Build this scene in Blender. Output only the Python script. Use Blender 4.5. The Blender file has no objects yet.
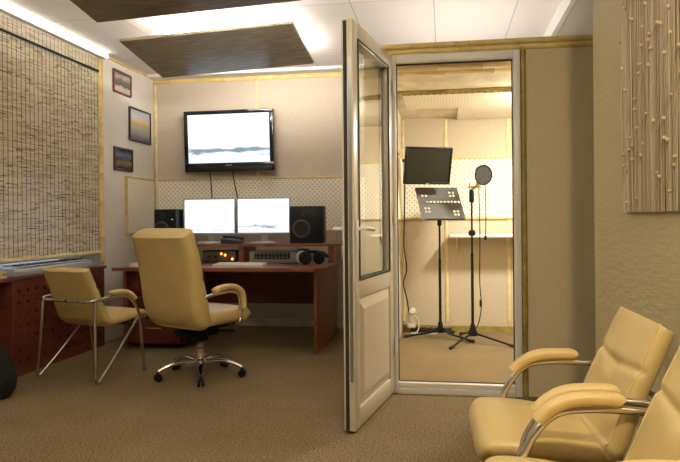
import bpy, bmesh, math, random
from mathutils import Vector, Matrix, Euler
R = math.radians
random.seed(7)
C = bpy.context.scene.collection
sc = bpy.context.scene

# ------------------------------------------------------------------ camera, world, exposure, large lights
cam_d = bpy.data.cameras.new('camera')
cam = bpy.data.objects.new('camera', cam_d)
C.objects.link(cam)
cam_d.sensor_width = 36.0
cam_d.lens = 650.0 / 680.0 * 36.0
cam_d.shift_y = -11.0 / 680.0
cam_d.clip_start = 0.02
_yaw, _roll = R(9.18), R(0.5)
_f = Vector((-math.sin(_yaw), math.cos(_yaw), 0)); _r = Vector((math.cos(_yaw), math.sin(_yaw), 0)); _u = Vector((0, 0, 1))
_r2 = _r * math.cos(_roll) - _u * math.sin(_roll); _u2 = _u * math.cos(_roll) + _r * math.sin(_roll)
M4 = Matrix((_r2, _u2, -_f)).transposed().to_4x4()
M4.translation = Vector((0, 0, 1.08))
cam.matrix_world = M4
sc.camera = cam

w = bpy.data.worlds.new('dusk')
sc.world = w
w.use_nodes = True
w.node_tree.nodes['Background'].inputs[0].default_value = (0.45, 0.55, 0.75, 1)
w.node_tree.nodes['Background'].inputs[1].default_value = 1.6

sc.view_settings.view_transform = 'Standard'
sc.view_settings.look = 'None'
sc.view_settings.exposure = 0.35
sc.view_settings.gamma = 1.0
sc.view_settings.use_curve_mapping = False

def area(name, loc, rot, size, sizey, power, col):
    d = bpy.data.lights.new(name, 'AREA'); d.shape = 'RECTANGLE'; d.size = size; d.size_y = sizey
    d.energy = power; d.color = col
    o = bpy.data.objects.new(name, d); o.location = loc; o.rotation_euler = rot; C.objects.link(o)
    return o
WARM = (1.0, 0.84, 0.58)
# ceiling lamp of the room that casts the right-hand shadow strip
area('unseen_lamp', (0.58, 0.70, 2.40), (R(42), 0, 0), 0.16, 0.16, 22, (1.0, 0.83, 0.55))
area('unseen_lamp', (-1.0, 1.6, 2.25), (math.pi, 0, 0), 1.6, 0.8, 36, (1.0, 0.92, 0.80))  # added upward fill that brightens the ceiling; no fixture known here
# fill light added out of sight above the booth roof, to brighten the ceiling
area('added_roof_fill', (0.15, 5.05, 2.20), (math.pi, 0, 0), 1.1, 1.6, 5.0, (1.0, 0.92, 0.86))
TUBE_STRENGTH = 135.0
BOOTH_STRENGTH = 285.0

# ------------------------------------------------------------------ materials
def mat(name, col, rough=0.6, metal=0.0, spec=0.5, coat=0.0, emit=None, est=0.0):
    m = bpy.data.materials.new(name); m.use_nodes = True
    b = m.node_tree.nodes['Principled BSDF']
    b.inputs['Base Color'].default_value = (*col, 1)
    b.inputs['Roughness'].default_value = rough
    b.inputs['Metallic'].default_value = metal
    b.inputs['Specular IOR Level'].default_value = spec
    b.inputs['Coat Weight'].default_value = coat
    if emit:
        b.inputs['Emission Color'].default_value = (*emit, 1)
        b.inputs['Emission Strength'].default_value = est
    return m
def nt(m):
    return m.node_tree.nodes, m.node_tree.links, m.node_tree.nodes['Principled BSDF']
def node(ns, t, **k):
    n = ns.new(t)
    for a, v in k.items(): setattr(n, a, v)
    return n
def coords(m, scale=(1, 1, 1), kind='Object'):
    ns, ls, b = nt(m)
    tc = ns.new('ShaderNodeTexCoord'); mp = ns.new('ShaderNodeMapping')
    mp.inputs['Scale'].default_value = scale
    ls.new(tc.outputs[kind], mp.inputs['Vector'])
    return mp.outputs['Vector']
def ramp(m, fac, stops):
    ns, ls, b = nt(m)
    r = ns.new('ShaderNodeValToRGB')
    e = r.color_ramp.elements
    while len(e) < len(stops): e.new(0.5)
    for i, (p, c) in enumerate(stops):
        e[i].position = p; e[i].color = (*c, 1)
    ls.new(fac, r.inputs['Fac'])
    return r.outputs['Color']
def noise_mat(name, c1, c2, scale, stretch=(1, 1, 1), rough=0.7, bump=0.0, detail=4, lo=0.35, hi=0.65, spec=0.4, coat=0.0, bscale=None, metal=0.0, dist=0.002):
    m = mat(name, c1, rough, metal, spec, coat)
    ns, ls, b = nt(m)
    v = coords(m, stretch)
    n = ns.new('ShaderNodeTexNoise'); n.inputs['Scale'].default_value = scale; n.inputs['Detail'].default_value = detail
    ls.new(v, n.inputs['Vector'])
    ls.new(ramp(m, n.outputs['Fac'], [(lo, c1), (hi, c2)]), b.inputs['Base Color'])
    if bump:
        src = n
        if bscale:
            src = ns.new('ShaderNodeTexNoise'); src.inputs['Scale'].default_value = bscale; src.inputs['Detail'].default_value = 3
            ls.new(v, src.inputs['Vector'])
        bp = ns.new('ShaderNodeBump'); bp.inputs['Strength'].default_value = bump; bp.inputs['Distance'].default_value = dist
        ls.new(src.outputs['Fac'], bp.inputs['Height']); ls.new(bp.outputs['Normal'], b.inputs['Normal'])
    return m

M = {}
def carpet():
    m = mat('carpet', (0.3, 0.22, 0.12), 0.95, 0, 0.15)
    ns, ls, b = nt(m); v = coords(m)
    n1 = ns.new('ShaderNodeTexNoise'); n1.inputs['Scale'].default_value = 120; n1.inputs['Detail'].default_value = 3
    n2 = ns.new('ShaderNodeTexNoise'); n2.inputs['Scale'].default_value = 3; n2.inputs['Detail'].default_value = 3
    ls.new(v, n1.inputs['Vector']); ls.new(v, n2.inputs['Vector'])
    c1 = ramp(m, n1.outputs['Fac'], [(0.36, (0.085, 0.060, 0.030)), (0.64, (0.34, 0.25, 0.13))])
    c2 = ramp(m, n2.outputs['Fac'], [(0.3, (0.86, 0.86, 0.86)), (0.7, (1, 1, 1))])
    mx = ns.new('ShaderNodeMix'); mx.data_type = 'RGBA'; mx.blend_type = 'MULTIPLY'; mx.inputs[0].default_value = 1
    ls.new(c1, mx.inputs[6]); ls.new(c2, mx.inputs[7]); ls.new(mx.outputs[2], b.inputs['Base Color'])
    bp = ns.new('ShaderNodeBump'); bp.inputs['Strength'].default_value = 0.5; bp.inputs['Distance'].default_value = 0.004
    ls.new(n1.outputs['Fac'], bp.inputs['Height']); ls.new(bp.outputs['Normal'], b.inputs['Normal'])
    return m
M['carpet'] = carpet()
M['plaster'] = noise_mat('white_plaster', (0.66, 0.62, 0.55), (0.70, 0.66, 0.59), 6, rough=0.85, bump=0.15, bscale=60)
M['fabric'] = noise_mat('beige_fabric', (0.50, 0.43, 0.335), (0.56, 0.49, 0.39), 220, (1, 1, 0.25), 0.95, 0.25, spec=0.1)
M['booth_fabric'] = noise_mat('tan_fabric', (0.52, 0.445, 0.325), (0.58, 0.50, 0.375), 220, (1, 1, 0.25), 0.95, 0.25, spec=0.1)
M['front_fabric'] = noise_mat('olive_tan_fabric', (0.58, 0.48, 0.29), (0.64, 0.54, 0.34), 220, (1, 1, 0.25), 0.95, 0.25, spec=0.1)
M['booth_lining'] = noise_mat('ceiling_cloth', (0.58, 0.50, 0.37), (0.76, 0.69, 0.55), 4, (1.6, 1, 1), 0.75, 0.3, dist=0.02)
M['bamboo'] = noise_mat('bamboo', (0.56, 0.41, 0.13), (0.70, 0.54, 0.22), 14, (1, 1, 1), 0.45, spec=0.5)
M['bamboo_pale'] = noise_mat('pale_bamboo', (0.66, 0.52, 0.26), (0.78, 0.64, 0.36), 14, (1, 1, 1), 0.5)
M['bamboo_dark'] = noise_mat('olive_bamboo', (0.26, 0.20, 0.045), (0.40, 0.31, 0.09), 14, (1, 1, 1), 0.5)
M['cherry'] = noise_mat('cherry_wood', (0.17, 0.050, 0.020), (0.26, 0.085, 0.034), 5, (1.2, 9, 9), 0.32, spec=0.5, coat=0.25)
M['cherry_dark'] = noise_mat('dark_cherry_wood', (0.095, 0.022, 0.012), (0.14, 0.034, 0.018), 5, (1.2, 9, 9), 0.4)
M['wenge'] = noise_mat('wenge_veneer', (0.15, 0.118, 0.072), (0.28, 0.225, 0.145), 6, (1.0, 14, 14), 0.24, spec=0.5, lo=0.3, hi=0.7)
M['edge_wood'] = mat('light_wood_edge', (0.42, 0.22, 0.09), 0.5)
M['leather'] = noise_mat('cream_leather', (0.55, 0.405, 0.160), (0.60, 0.445, 0.180), 8, rough=0.34, bump=0.25, bscale=340, spec=0.5, dist=0.001)
M['pad'] = noise_mat('arm_pad_leather', (0.66, 0.475, 0.20), (0.70, 0.51, 0.225), 8, rough=0.4, bump=0.15, bscale=340, dist=0.001)
M['chrome'] = mat('chrome', (0.72, 0.70, 0.66), 0.16, 1.0)
M['steel'] = mat('brushed_steel', (0.5, 0.48, 0.45), 0.35, 1.0)
M['black'] = mat('black_plastic', (0.004, 0.005, 0.008), 0.45, 0, 0.3)
M['black_gloss'] = mat('black_gloss_plastic', (0.006, 0.008, 0.014), 0.12)
M['black_matte'] = mat('black_matte', (0.018, 0.017, 0.015), 0.8)
M['black_cloth'] = noise_mat('black_cloth', (0.008, 0.008, 0.008), (0.016, 0.015, 0.014), 60, rough=0.95)
M['grey'] = mat('grey_plastic', (0.17, 0.17, 0.165), 0.5)
M['stand_grey'] = mat('grey_painted_steel', (0.075, 0.075, 0.07), 0.6)
M['silver'] = mat('silver_plastic', (0.52, 0.53, 0.54), 0.35, 0.3)
M['white'] = mat('white_plastic', (0.78, 0.76, 0.72), 0.4)
M['pvc'] = noise_mat('cream_pvc', (0.60, 0.53, 0.40), (0.64, 0.565, 0.43), 3, rough=0.32, spec=0.5)
M['pvc_white'] = mat('white_pvc', (0.72, 0.70, 0.64), 0.32)
M['rubber'] = mat('black_rubber', (0.02, 0.02, 0.018), 0.7)
M['paper'] = mat('white_paper', (0.80, 0.79, 0.76), 0.7)
M['yellow_paper'] = mat('yellowed_paper', (0.66, 0.53, 0.25), 0.7)
M['white_paint'] = mat('white_paint', (0.80, 0.78, 0.74), 0.6)
M['gold'] = mat('champagne_metal', (0.36, 0.27, 0.14), 0.4, 0.7)
M['radiator'] = mat('olive_paint', (0.30, 0.27, 0.08), 0.45)
M['glass_screen'] = mat('dark_screen', (0.010, 0.012, 0.007), 0.22)

def glass():
    m = bpy.data.materials.new('clear_glass'); m.use_nodes = True
    b = m.node_tree.nodes['Principled BSDF']
    b.inputs['Base Color'].default_value = (0.93, 0.97, 0.94, 1)
    b.inputs['Roughness'].default_value = 0.0
    b.inputs['Transmission Weight'].default_value = 1.0
    b.inputs['IOR'].default_value = 1.5
    return m
M['glass'] = glass()

def ceiling_mat():
    m = mat('ceiling_tiles', (0.70, 0.665, 0.63), 0.8, 0, 0.2)
    ns, ls, b = nt(m)
    tc = ns.new('ShaderNodeTexCoord'); mp = ns.new('ShaderNodeMapping')
    mp.inputs['Location'].default_value = (0.645, 0.29, 0); ls.new(tc.outputs['Object'], mp.inputs['Vector'])
    br = ns.new('ShaderNodeTexBrick'); br.offset = 0.0; br.squash = 1.0
    br.inputs['Scale'].default_value = 1.0
    br.inputs['Brick Width'].default_value = 0.29 * 2; br.inputs['Row Height'].default_value = 1.2
    br.inputs['Mortar Size'].default_value = 0.004; br.inputs['Mortar Smooth'].default_value = 0.6
    br.inputs['Color1'].default_value = (0.82, 0.79, 0.76, 1); br.inputs['Color2'].default_value = (0.79, 0.76, 0.73, 1)
    br.inputs['Mortar'].default_value = (0.40, 0.37, 0.33, 1)
    ls.new(mp.outputs['Vector'], br.inputs['Vector'])
    ls.new(br.outputs['Color'], b.inputs['Base Color'])
    return m
M['ceiling'] = ceiling_mat()

def peg(name, base, dot, pitch=0.034, r=0.17, axis='XZ'):
    m = mat(name, base, 0.7, 0, 0.3)
    ns, ls, b = nt(m)
    tc = ns.new('ShaderNodeTexCoord'); sp = ns.new('ShaderNodeSeparateXYZ'); ls.new(tc.outputs['Object'], sp.inputs[0])
    a, c = sp.outputs[axis[0]], sp.outputs[axis[1]]
    def mth(op, x, y=None):
        n = ns.new('ShaderNodeMath'); n.operation = op
        for i, q in enumerate((x, y)):
            if q is None: continue
            if isinstance(q, (int, float)): n.inputs[i].default_value = q
            else: ls.new(q, n.inputs[i])
        return n.outputs[0]
    u = mth('DIVIDE', mth('ADD', a, c), pitch * 1.414); v = mth('DIVIDE', mth('SUBTRACT', a, c), pitch * 1.414)
    fu = mth('SUBTRACT', mth('FRACT', u), 0.5); fv = mth('SUBTRACT', mth('FRACT', v), 0.5)
    d = mth('SQRT', mth('ADD', mth('MULTIPLY', fu, fu), mth('MULTIPLY', fv, fv)))
    ls.new(ramp(m, d, [(r, dot), (r + 0.06, base)]), b.inputs['Base Color'])
    return m
M['peg_x'] = peg('perforated_board_facing_room', (0.80, 0.75, 0.62), (0.40, 0.33, 0.21))
M['peg_y'] = peg('perforated_board_side', (0.80, 0.75, 0.62), (0.40, 0.33, 0.21), axis='YZ')
M['peg_c'] = peg('perforated_board_ceiling', (0.78, 0.73, 0.60), (0.45, 0.38, 0.26), axis='XY')

def island_mat(name, stops, rough=0.7):
    m = mat(name, stops[0][1], rough, 0, 0.3)
    ns, ls, b = nt(m)
    g = ns.new('ShaderNodeNewGeometry')
    ls.new(ramp(m, g.outputs['Random Per Island'], stops), b.inputs['Base Color'])
    return m
M['slats'] = island_mat('bamboo_slats', [(0.0, (0.56, 0.47, 0.31)), (0.3, (0.70, 0.61, 0.44)), (0.7, (0.78, 0.70, 0.53)), (1.0, (0.84, 0.76, 0.60))])
def translucent(m, k):
    ns, ls, b = nt(m); out = ns['Material Output']; tr = ns.new('ShaderNodeBsdfTranslucent'); mx = ns.new('ShaderNodeMixShader')
    mx.inputs[0].default_value = k; src = b.inputs['Base Color'].links[0].from_socket
    ls.new(src, tr.inputs['Color']); ls.new(b.outputs[0], mx.inputs[1]); ls.new(tr.outputs[0], mx.inputs[2]); ls.new(mx.outputs[0], out.inputs['Surface'])
translucent(M['slats'], 0.22)
M['slats_dark'] = island_mat('dark_bamboo_slats', [(0.0, (0.05, 0.032, 0.016)), (0.5, (0.14, 0.095, 0.045)), (1.0, (0.30, 0.22, 0.12))])
M['cord'] = mat('blind_cord', (0.20, 0.14, 0.07), 0.8)
def strand_mat():
    m = mat('beige_strands', (0.5, 0.4, 0.24), 0.45, 0, 0.5)
    ns, ls, b = nt(m)
    g = ns.new('ShaderNodeNewGeometry')
    ls.new(ramp(m, g.outputs['Random Per Island'], [(0, (0.25, 0.19, 0.10)), (0.5, (0.38, 0.305, 0.185)), (1, (0.50, 0.42, 0.28))]), b.inputs['Base Color'])
    return m
M['strand'] = strand_mat()
M['art_back'] = mat('taupe_backing', (0.24, 0.19, 0.125), 0.6)
M['bead'] = noise_mat('shell_bead', (0.62, 0.5, 0.3), (0.42, 0.3, 0.15), 30, rough=0.3)
def wall_right_mat():
    m = mat('rippled_plaster', (0.47, 0.40, 0.22), 0.55, 0, 0.4)
    ns, ls, b = nt(m); v = coords(m, (1, 6, 26))
    n = ns.new('ShaderNodeTexNoise'); n.inputs['Scale'].default_value = 2.2; n.inputs['Detail'].default_value = 3
    ls.new(v, n.inputs['Vector'])
    bp = ns.new('ShaderNodeBump'); bp.inputs['Strength'].default_value = 0.35; bp.inputs['Distance'].default_value = 0.012
    ls.new(n.outputs['Fac'], bp.inputs['Height']); ls.new(bp.outputs['Normal'], b.inputs['Normal'])
    return m
M['ripple'] = wall_right_mat()

def screen_mat(name, strength, seed, tint=(0.72, 0.80, 0.86), cover=0.40):
    """lit display: pale picture with dark grey smudges low down (object X across, Z up, both -0.5..0.5)"""
    m = bpy.data.materials.new(name); m.use_nodes = True
    ns, ls = m.node_tree.nodes, m.node_tree.links
    b = ns['Principled BSDF']; b.inputs['Base Color'].default_value = (0.02, 0.02, 0.02, 1); b.inputs['Roughness'].default_value = 0.2
    tc = ns.new('ShaderNodeTexCoord')
    mp = ns.new('ShaderNodeMapping'); mp.inputs['Scale'].default_value = (2.6, 1, 7); mp.inputs['Location'].default_value = (seed, 0, seed * 2)
    ls.new(tc.outputs['Generated'], mp.inputs['Vector'])
    n = ns.new('ShaderNodeTexNoise'); n.inputs['Scale'].default_value = 1.1; n.inputs['Detail'].default_value = 5; n.inputs['Roughness'].default_value = 0.6
    ls.new(mp.outputs['Vector'], n.inputs['Vector'])
    sp = ns.new('ShaderNodeSeparateXYZ'); ls.new(tc.outputs['Generated'], sp.inputs[0])
    band = ns.new('ShaderNodeValToRGB'); e = band.color_ramp.elements
    e[0].position = 0.02; e[0].color = (0.6, 0.6, 0.6, 1); e[1].position = cover; e[1].color = (0, 0, 0, 1)
    k = e.new(cover * 0.45); k.color = (1, 1, 1, 1)
    ls.new(sp.outputs['Z'], band.inputs['Fac'])
    mu = ns.new('ShaderNodeMath'); mu.operation = 'MULTIPLY'
    ls.new(n.outputs['Fac'], mu.inputs[0]); mu.use_clamp = True; ls.new(band.outputs['Color'], mu.inputs[1])
    r = ns.new('ShaderNodeValToRGB'); e = r.color_ramp.elements
    e[0].position = 0.41; e[0].color = (*tint, 1); e[1].position = 0.54; e[1].color = (0.16, 0.22, 0.27, 1)
    ls.new(mu.outputs[0], r.inputs['Fac'])
    ls.new(r.outputs['Color'], b.inputs['Emission Color'])
    b.inputs['Emission Strength'].default_value = strength
    return m

def print_mat(name, stops, axis='Z', noise=0.12, scale=5):
    m = mat(name, stops[0][1], 0.25, 0, 0.5)
    ns, ls, b = nt(m)
    tc = ns.new('ShaderNodeTexCoord'); sp = ns.new('ShaderNodeSeparateXYZ'); ls.new(tc.outputs['Generated'], sp.inputs[0])
    n = ns.new('ShaderNodeTexNoise'); n.inputs['Scale'].default_value = scale; n.inputs['Detail'].default_value = 4
    ls.new(tc.outputs['Generated'], n.inputs['Vector'])
    mu = ns.new('ShaderNodeMath'); mu.operation = 'MULTIPLY_ADD'; mu.inputs[1].default_value = noise * 2; 
    ls.new(n.outputs['Fac'], mu.inputs[0])
    sb = ns.new('ShaderNodeMath'); sb.operation = 'SUBTRACT'; sb.inputs[1].default_value = noise
    ls.new(sp.outputs[axis], sb.inputs[0]); ls.new(sb.outputs[0], mu.inputs[2])
    ls.new(ramp(m, mu.outputs[0], stops), b.inputs['Base Color'])
    return m

# ------------------------------------------------------------------ mesh helpers
class MB:
    def __init__(s): s.v = []; s.f = []
    def add(s, vs, fs):
        o = len(s.v); s.v += [tuple(v) for v in vs]; s.f += [tuple(i + o for i in f) for f in fs]; return s
    def box(s, a, b, bev=0.0, seg=2, rot=None, at=None):
        lo = [min(a[i], b[i]) for i in range(3)]; hi = [max(a[i], b[i]) for i in range(3)]
        if rot is not None:
            c = Vector([(lo[i] + hi[i]) / 2 for i in range(3)])
        bm = bmesh.new()
        vs = [bm.verts.new((x, y, z)) for x in (lo[0], hi[0]) for y in (lo[1], hi[1]) for z in (lo[2], hi[2])]
        for q in ((0, 1, 3, 2), (4, 6, 7, 5), (0, 4, 5, 1), (2, 3, 7, 6), (0, 2, 6, 4), (1, 5, 7, 3)):
            bm.faces.new([vs[i] for i in q])
        if bev: bmesh.ops.bevel(bm, geom=bm.edges[:], offset=bev, segments=seg, profile=0.5, affect='EDGES')
        if rot is not None:
            mt = Euler(rot).to_matrix()
            for v in bm.verts: v.co = c + mt @ (v.co - c)
        s.take(bm); return s
    def take(s, bm):
        bm.verts.index_update()
        s.add([v.co[:] for v in bm.verts], [[v.index for v in f.verts] for f in bm.faces]); bm.free()
    def rings(s, rings, cap=True, close=False):
        n = len(rings[0]); vs = [p for r in rings for p in r]; fs = []
        k = len(rings)
        for i in range(k if close else k - 1):
            j = (i + 1) % k
            for q in range(n):
                p = (q + 1) % n
                fs.append((i * n + q, i * n + p, j * n + p, j * n + q))
        if cap and not close:
            fs.append(tuple(reversed(range(n)))); fs.append(tuple(range((k - 1) * n, k * n)))
        s.add(vs, fs); return s
    def tube(s, pts, r, n=10, cap=True):
        pts = [Vector(p) for p in pts]
        rr = r if isinstance(r, (list, tuple)) else [r] * len(pts)
        rings = []; up = None
        for i, p in enumerate(pts):
            t = (pts[min(i + 1, len(pts) - 1)] - pts[max(i - 1, 0)]).normalized()
            if up is None:
                up = Vector((0, 0, 1)) if abs(t.z) < 0.9 else Vector((1, 0, 0))
            a = t.cross(up)
            if a.length < 1e-5: a = t.cross(Vector((0, 1, 0)))
            a.normalize(); b = a.cross(t).normalized(); up = b
            rings.append([p + (a * math.cos(2 * math.pi * k / n) + b * math.sin(2 * math.pi * k / n)) * rr[i] for k in range(n)])
        return s.rings(rings, cap)
    def lathe(s, prof, at=(0, 0, 0), n=20, mtx=None):
        rings = []
        for r, z in prof:
            ring = [Vector((r * math.cos(2 * math.pi * k / n), r * math.sin(2 * math.pi * k / n), z)) for k in range(n)]
            if mtx is not None: ring = [mtx @ q for q in ring]
            rings.append([q + Vector(at) for q in ring])
        return s.rings(rings, True)
    def prism(s, poly, z0, z1, axis='z'):
        def mp(a, b, c): return {'z': (a, b, c), 'y': (a, c, b), 'x': (c, a, b)}[axis]
        n = len(poly)
        vs = [mp(p[0], p[1], z0) for p in poly] + [mp(p[0], p[1], z1) for p in poly]
        fs = [tuple(reversed(range(n))), tuple(range(n, 2 * n))] + [(i, (i + 1) % n, (i + 1) % n + n, i + n) for i in range(n)]
        return s.add(vs, fs)
    def ball(s, c, r, n=10, m=6):
        rx, ry, rz = r if isinstance(r, (tuple, list)) else (r, r, r)
        rings = []
        for i in range(m + 1):
            a = math.pi * (i + 0.02) / (m + 0.04) - math.pi / 2
            rings.append([(c[0] + rx * math.cos(a) * math.cos(2 * math.pi * k / n), c[1] + ry * math.cos(a) * math.sin(2 * math.pi * k / n), c[2] + rz * math.sin(a)) for k in range(n)])
        return s.rings(rings, True)
    def build(s, name, m, parent=None, smooth=True, angle=38, sub=0):
        me = bpy.data.meshes.new(name)
        me.from_pydata(s.v, [], s.f)
        bm = bmesh.new(); bm.from_mesh(me); bmesh.ops.recalc_face_normals(bm, faces=bm.faces[:]); bm.to_mesh(me); bm.free()
        me.materials.append(M[m] if isinstance(m, str) else m)
        if smooth:
            for p in me.polygons: p.use_smooth = True
            me.set_sharp_from_angle(angle=R(angle))
        o = bpy.data.objects.new(name, me); C.objects.link(o)
        if parent is not None: o.parent = parent
        if sub:
            md = o.modifiers.new('subsurf', 'SUBSURF'); md.levels = sub; md.render_levels = sub
        return o

def box(name, a, b, m, parent=None, bev=0.0, rot=None):
    return MB().box(a, b, bev, rot=rot).build(name, m, parent)
def struct(o): o['kind'] = 'structure'; return o
def tag(o, label, cat, group=None, kind=None):
    o['label'] = label; o['category'] = cat
    if group: o['group'] = group
    if kind: o['kind'] = kind
    return o
def thing(name, label, cat, loc=(0, 0, 0), rz=0.0, group=None):
    o = bpy.data.objects.new(name, None); C.objects.link(o); o.empty_display_size = 0.1
    o.location = loc; o.rotation_euler = (0, 0, rz)
    return tag(o, label, cat, group)
def kids(o): return [c for c in bpy.data.objects if c.parent == o]
def copy_tree(o, parent=None):
    c = o.copy(); C.objects.link(c)
    if parent is not None: c.parent = parent
    for k in kids(o): copy_tree(k, c)
    return c
def spline(pts, n=6):
    """Catmull-Rom through pts"""
    P = [Vector(p) for p in pts]; out = []
    for i in range(len(P) - 1):
        p0, p1, p2, p3 = P[max(i - 1, 0)], P[i], P[i + 1], P[min(i + 2, len(P) - 1)]
        for k in range(n):
            t = k / n
            out.append(0.5 * ((2 * p1) + (-p0 + p2) * t + (2 * p0 - 5 * p1 + 4 * p2 - p3) * t * t + (-p0 + 3 * p1 - 3 * p2 + p3) * t ** 3))
    out.append(P[-1]); return out
def bamboo(name, p0, p1, w, d, m, seg=0.27, seed=1):
    """split bamboo batten from p0 to p1: w = visible width, d = how far it stands out; node rings along it"""
    rnd = random.Random(seed); p0, p1 = Vector(p0), Vector(p1); L = (p1 - p0).length; t = (p1 - p0) / L
    st = [(0, 1)]; x = rnd.uniform(0.05, seg)
    while x < L - 0.02:
        st += [(x - 0.006, 1), (x, 1.13), (x + 0.006, 1)]; x += seg * rnd.uniform(0.8, 1.2)
    st.append((L, 1))
    side = Vector(w); out = Vector(d)
    rings = []
    for s_, k in st:
        c = p0 + t * s_
        rings.append([c + side * (0.5 * k) * math.cos(a) + out * k * math.sin(a) for a in [math.pi * q / 8 for q in range(9)]])
    return struct(MB().rings(rings).build(name, m))
def slab_rings(path, widths, ths, n_side=5, p=4.0, lat=Vector((1, 0, 0)), n=32, mod=None):
    """closed super-ellipse sections along a path; lat = across direction"""
    P = [Vector(q) for q in path]; rings = []
    for i, c in enumerate(P):
        t = (P[min(i + 1, len(P) - 1)] - P[max(i - 1, 0)]).normalized()
        nrm = lat.cross(t).normalized()
        w2, h2 = widths[i] / 2, ths[i] / 2
        dense = []
        for k in range(241):
            a = 2 * math.pi * k / 240; ca, sa = math.cos(a), math.sin(a)
            dense.append((math.copysign(abs(ca) ** (2 / p), ca) * w2, math.copysign(abs(sa) ** (2 / p), sa) * h2))
        acc = [0.0]
        for k in range(240): acc.append(acc[-1] + math.hypot(dense[k + 1][0] - dense[k][0], dense[k + 1][1] - dense[k][1]))
        ring = []; j = 0
        for k in range(n):
            s_ = acc[-1] * k / n
            while acc[j + 1] < s_: j += 1
            f_ = (s_ - acc[j]) / max(1e-9, acc[j + 1] - acc[j])
            x = dense[j][0] + (dense[j + 1][0] - dense[j][0]) * f_; y = dense[j][1] + (dense[j + 1][1] - dense[j][1]) * f_
            if mod: y = mod(i, x / w2, y, 0)
            ring.append(c + lat * x + nrm * y)
        rings.append(ring)
    return rings

# ------------------------------------------------------------------ the room
CZ = 2.60
XL, YB = -3.03, 6.47
YF = 4.067        # front face of the recording booth
struct(box('floor', (-3.35, -1.8, -0.06), (2.1, 6.6, 0.0), 'carpet'))
struct(box('ceiling', (-3.35, -1.8, CZ), (0.82, 6.6, CZ + 0.05), 'ceiling'))
struct(box('ceiling_soffit', (0.855, -1.8, 2.5), (2.1, 6.6, 2.65), 'plaster'))
struct(box('trim_1', (0.82, -1.8, 2.49), (0.854, 6.6, 2.65), 'white_paint'))
struct(box('wall_back', (-3.1, YB, 0), (2.1, 6.6, 2.75), 'fabric'))
struct(box('wall_left', (-3.35, 5.44, 0), (XL, YB - 0.001, CZ - 0.001), 'plaster'))
struct(box('wall_front', (-3.35, -1.86, 0), (2.1, -1.8, CZ), 'plaster'))
struct(box('wall_passage', (2.1, -1.8, 0), (2.16, 6.6, CZ), 'fabric'))
# window bay: wall below, above and beyond the window
wl = MB()
wl.box((-3.35, -1.8, 0), (-3.27, 5.439, 0.69)); wl.box((-3.35, -1.8, 2.47), (-3.27, 5.439, CZ - 0.001)); wl.box((-3.35, -1.8, 0.69), (-3.27, 2.2, 2.47)); wl.box((-3.35, 5.32, 0.69), (-3.27, 5.439, 2.47))
struct(wl.build('wall_window', 'plaster'))
win = bpy.data.objects.new('window_1', None); C.objects.link(win); win.location = (-3.31, 3.76, 0.69); struct(win)
fr = MB()
for a, b in (((-.03, -1.559, 0), (.03, -1.49, 1.779)), ((-.03, 1.49, 0), (.03, 1.559, 1.779)), ((-.03, -1.49, 0), (.03, 1.49, .07)), ((-.03, -1.49, 1.71), (.03, 1.49, 1.779)), ((-.03, -.04, .07), (.03, .04, 1.71))): fr.box(a, b)
fr.build('window_frame', 'pvc_white', win)
for y0, y1 in ((-1.49, -.04), (.04, 1.49)): box('pane', (-.004, y0, .07), (.004, y1, 1.71), 'glass', win)
# cove strip over the blind (with its light diffuser), cornice at the back
M['cove'] = mat('cove_light', (.9, .9, .88), .5, emit=(1.0, 0.93, 0.82), est=3.8)
struct(box('trim_19', (-2.9845, -1.8, 2.552), (-2.978, 5.438, 2.592), 'cove'))
struct(box('trim_2', (-3.27, -1.8, 2.545), (-2.985, 5.438, CZ - 0.002), 'white_paint'))
struct(box('trim_3', (XL + 0.001, YB - 0.16, 2.572), (-0.52, YB - 0.001, CZ - 0.001), 'white_paint'))
bamboo('trim_4', (XL, YB - 0.0, 2.548), (-0.52, YB, 2.548), (0, 0, 0.044), (0, -0.012, 0), 'bamboo', seed=2)
bamboo('trim_5', (XL, 5.45, 2.582), (XL, 6.30, 2.582), (0, 0, 0.026), (0.012, 0, 0), 'bamboo', seed=3)
bamboo('trim_6', (XL + .02, YB, 0.05), (XL + .02, YB, 2.52), (0.035, 0, 0), (0, -0.012, 0), 'bamboo_pale', seed=4)
bamboo('trim_7', (-1.90, YB, 1.53), (-1.90, YB, 2.52), (0.022, 0, 0), (0, -0.008, 0), 'bamboo_pale', seed=5)
bamboo('trim_8', (XL - .005, 5.40, 0.72), (XL - .005, 5.40, 2.54), (0, 0.07, 0), (0.022, 0, 0), 'bamboo', seed=6)
struct(box('baseboard_back', (XL + 0.01, YB - 0.02, 0), (-0.52, YB - 0.001, 0.07), 'booth_lining'))

# right-hand partition, turned a few degrees, ending short of the booth
def along(y): return 0.703 + (3.25 - y) * math.tan(R(4.0))
pt = [(along(3.25), 3.25), (along(-1.75), -1.75), (along(-1.75) + .3, -1.75), (along(3.25) + .16, 3.25)]
struct(MB().prism(pt, 0.0, 2.488).build('wall_right', 'ripple'))

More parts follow.
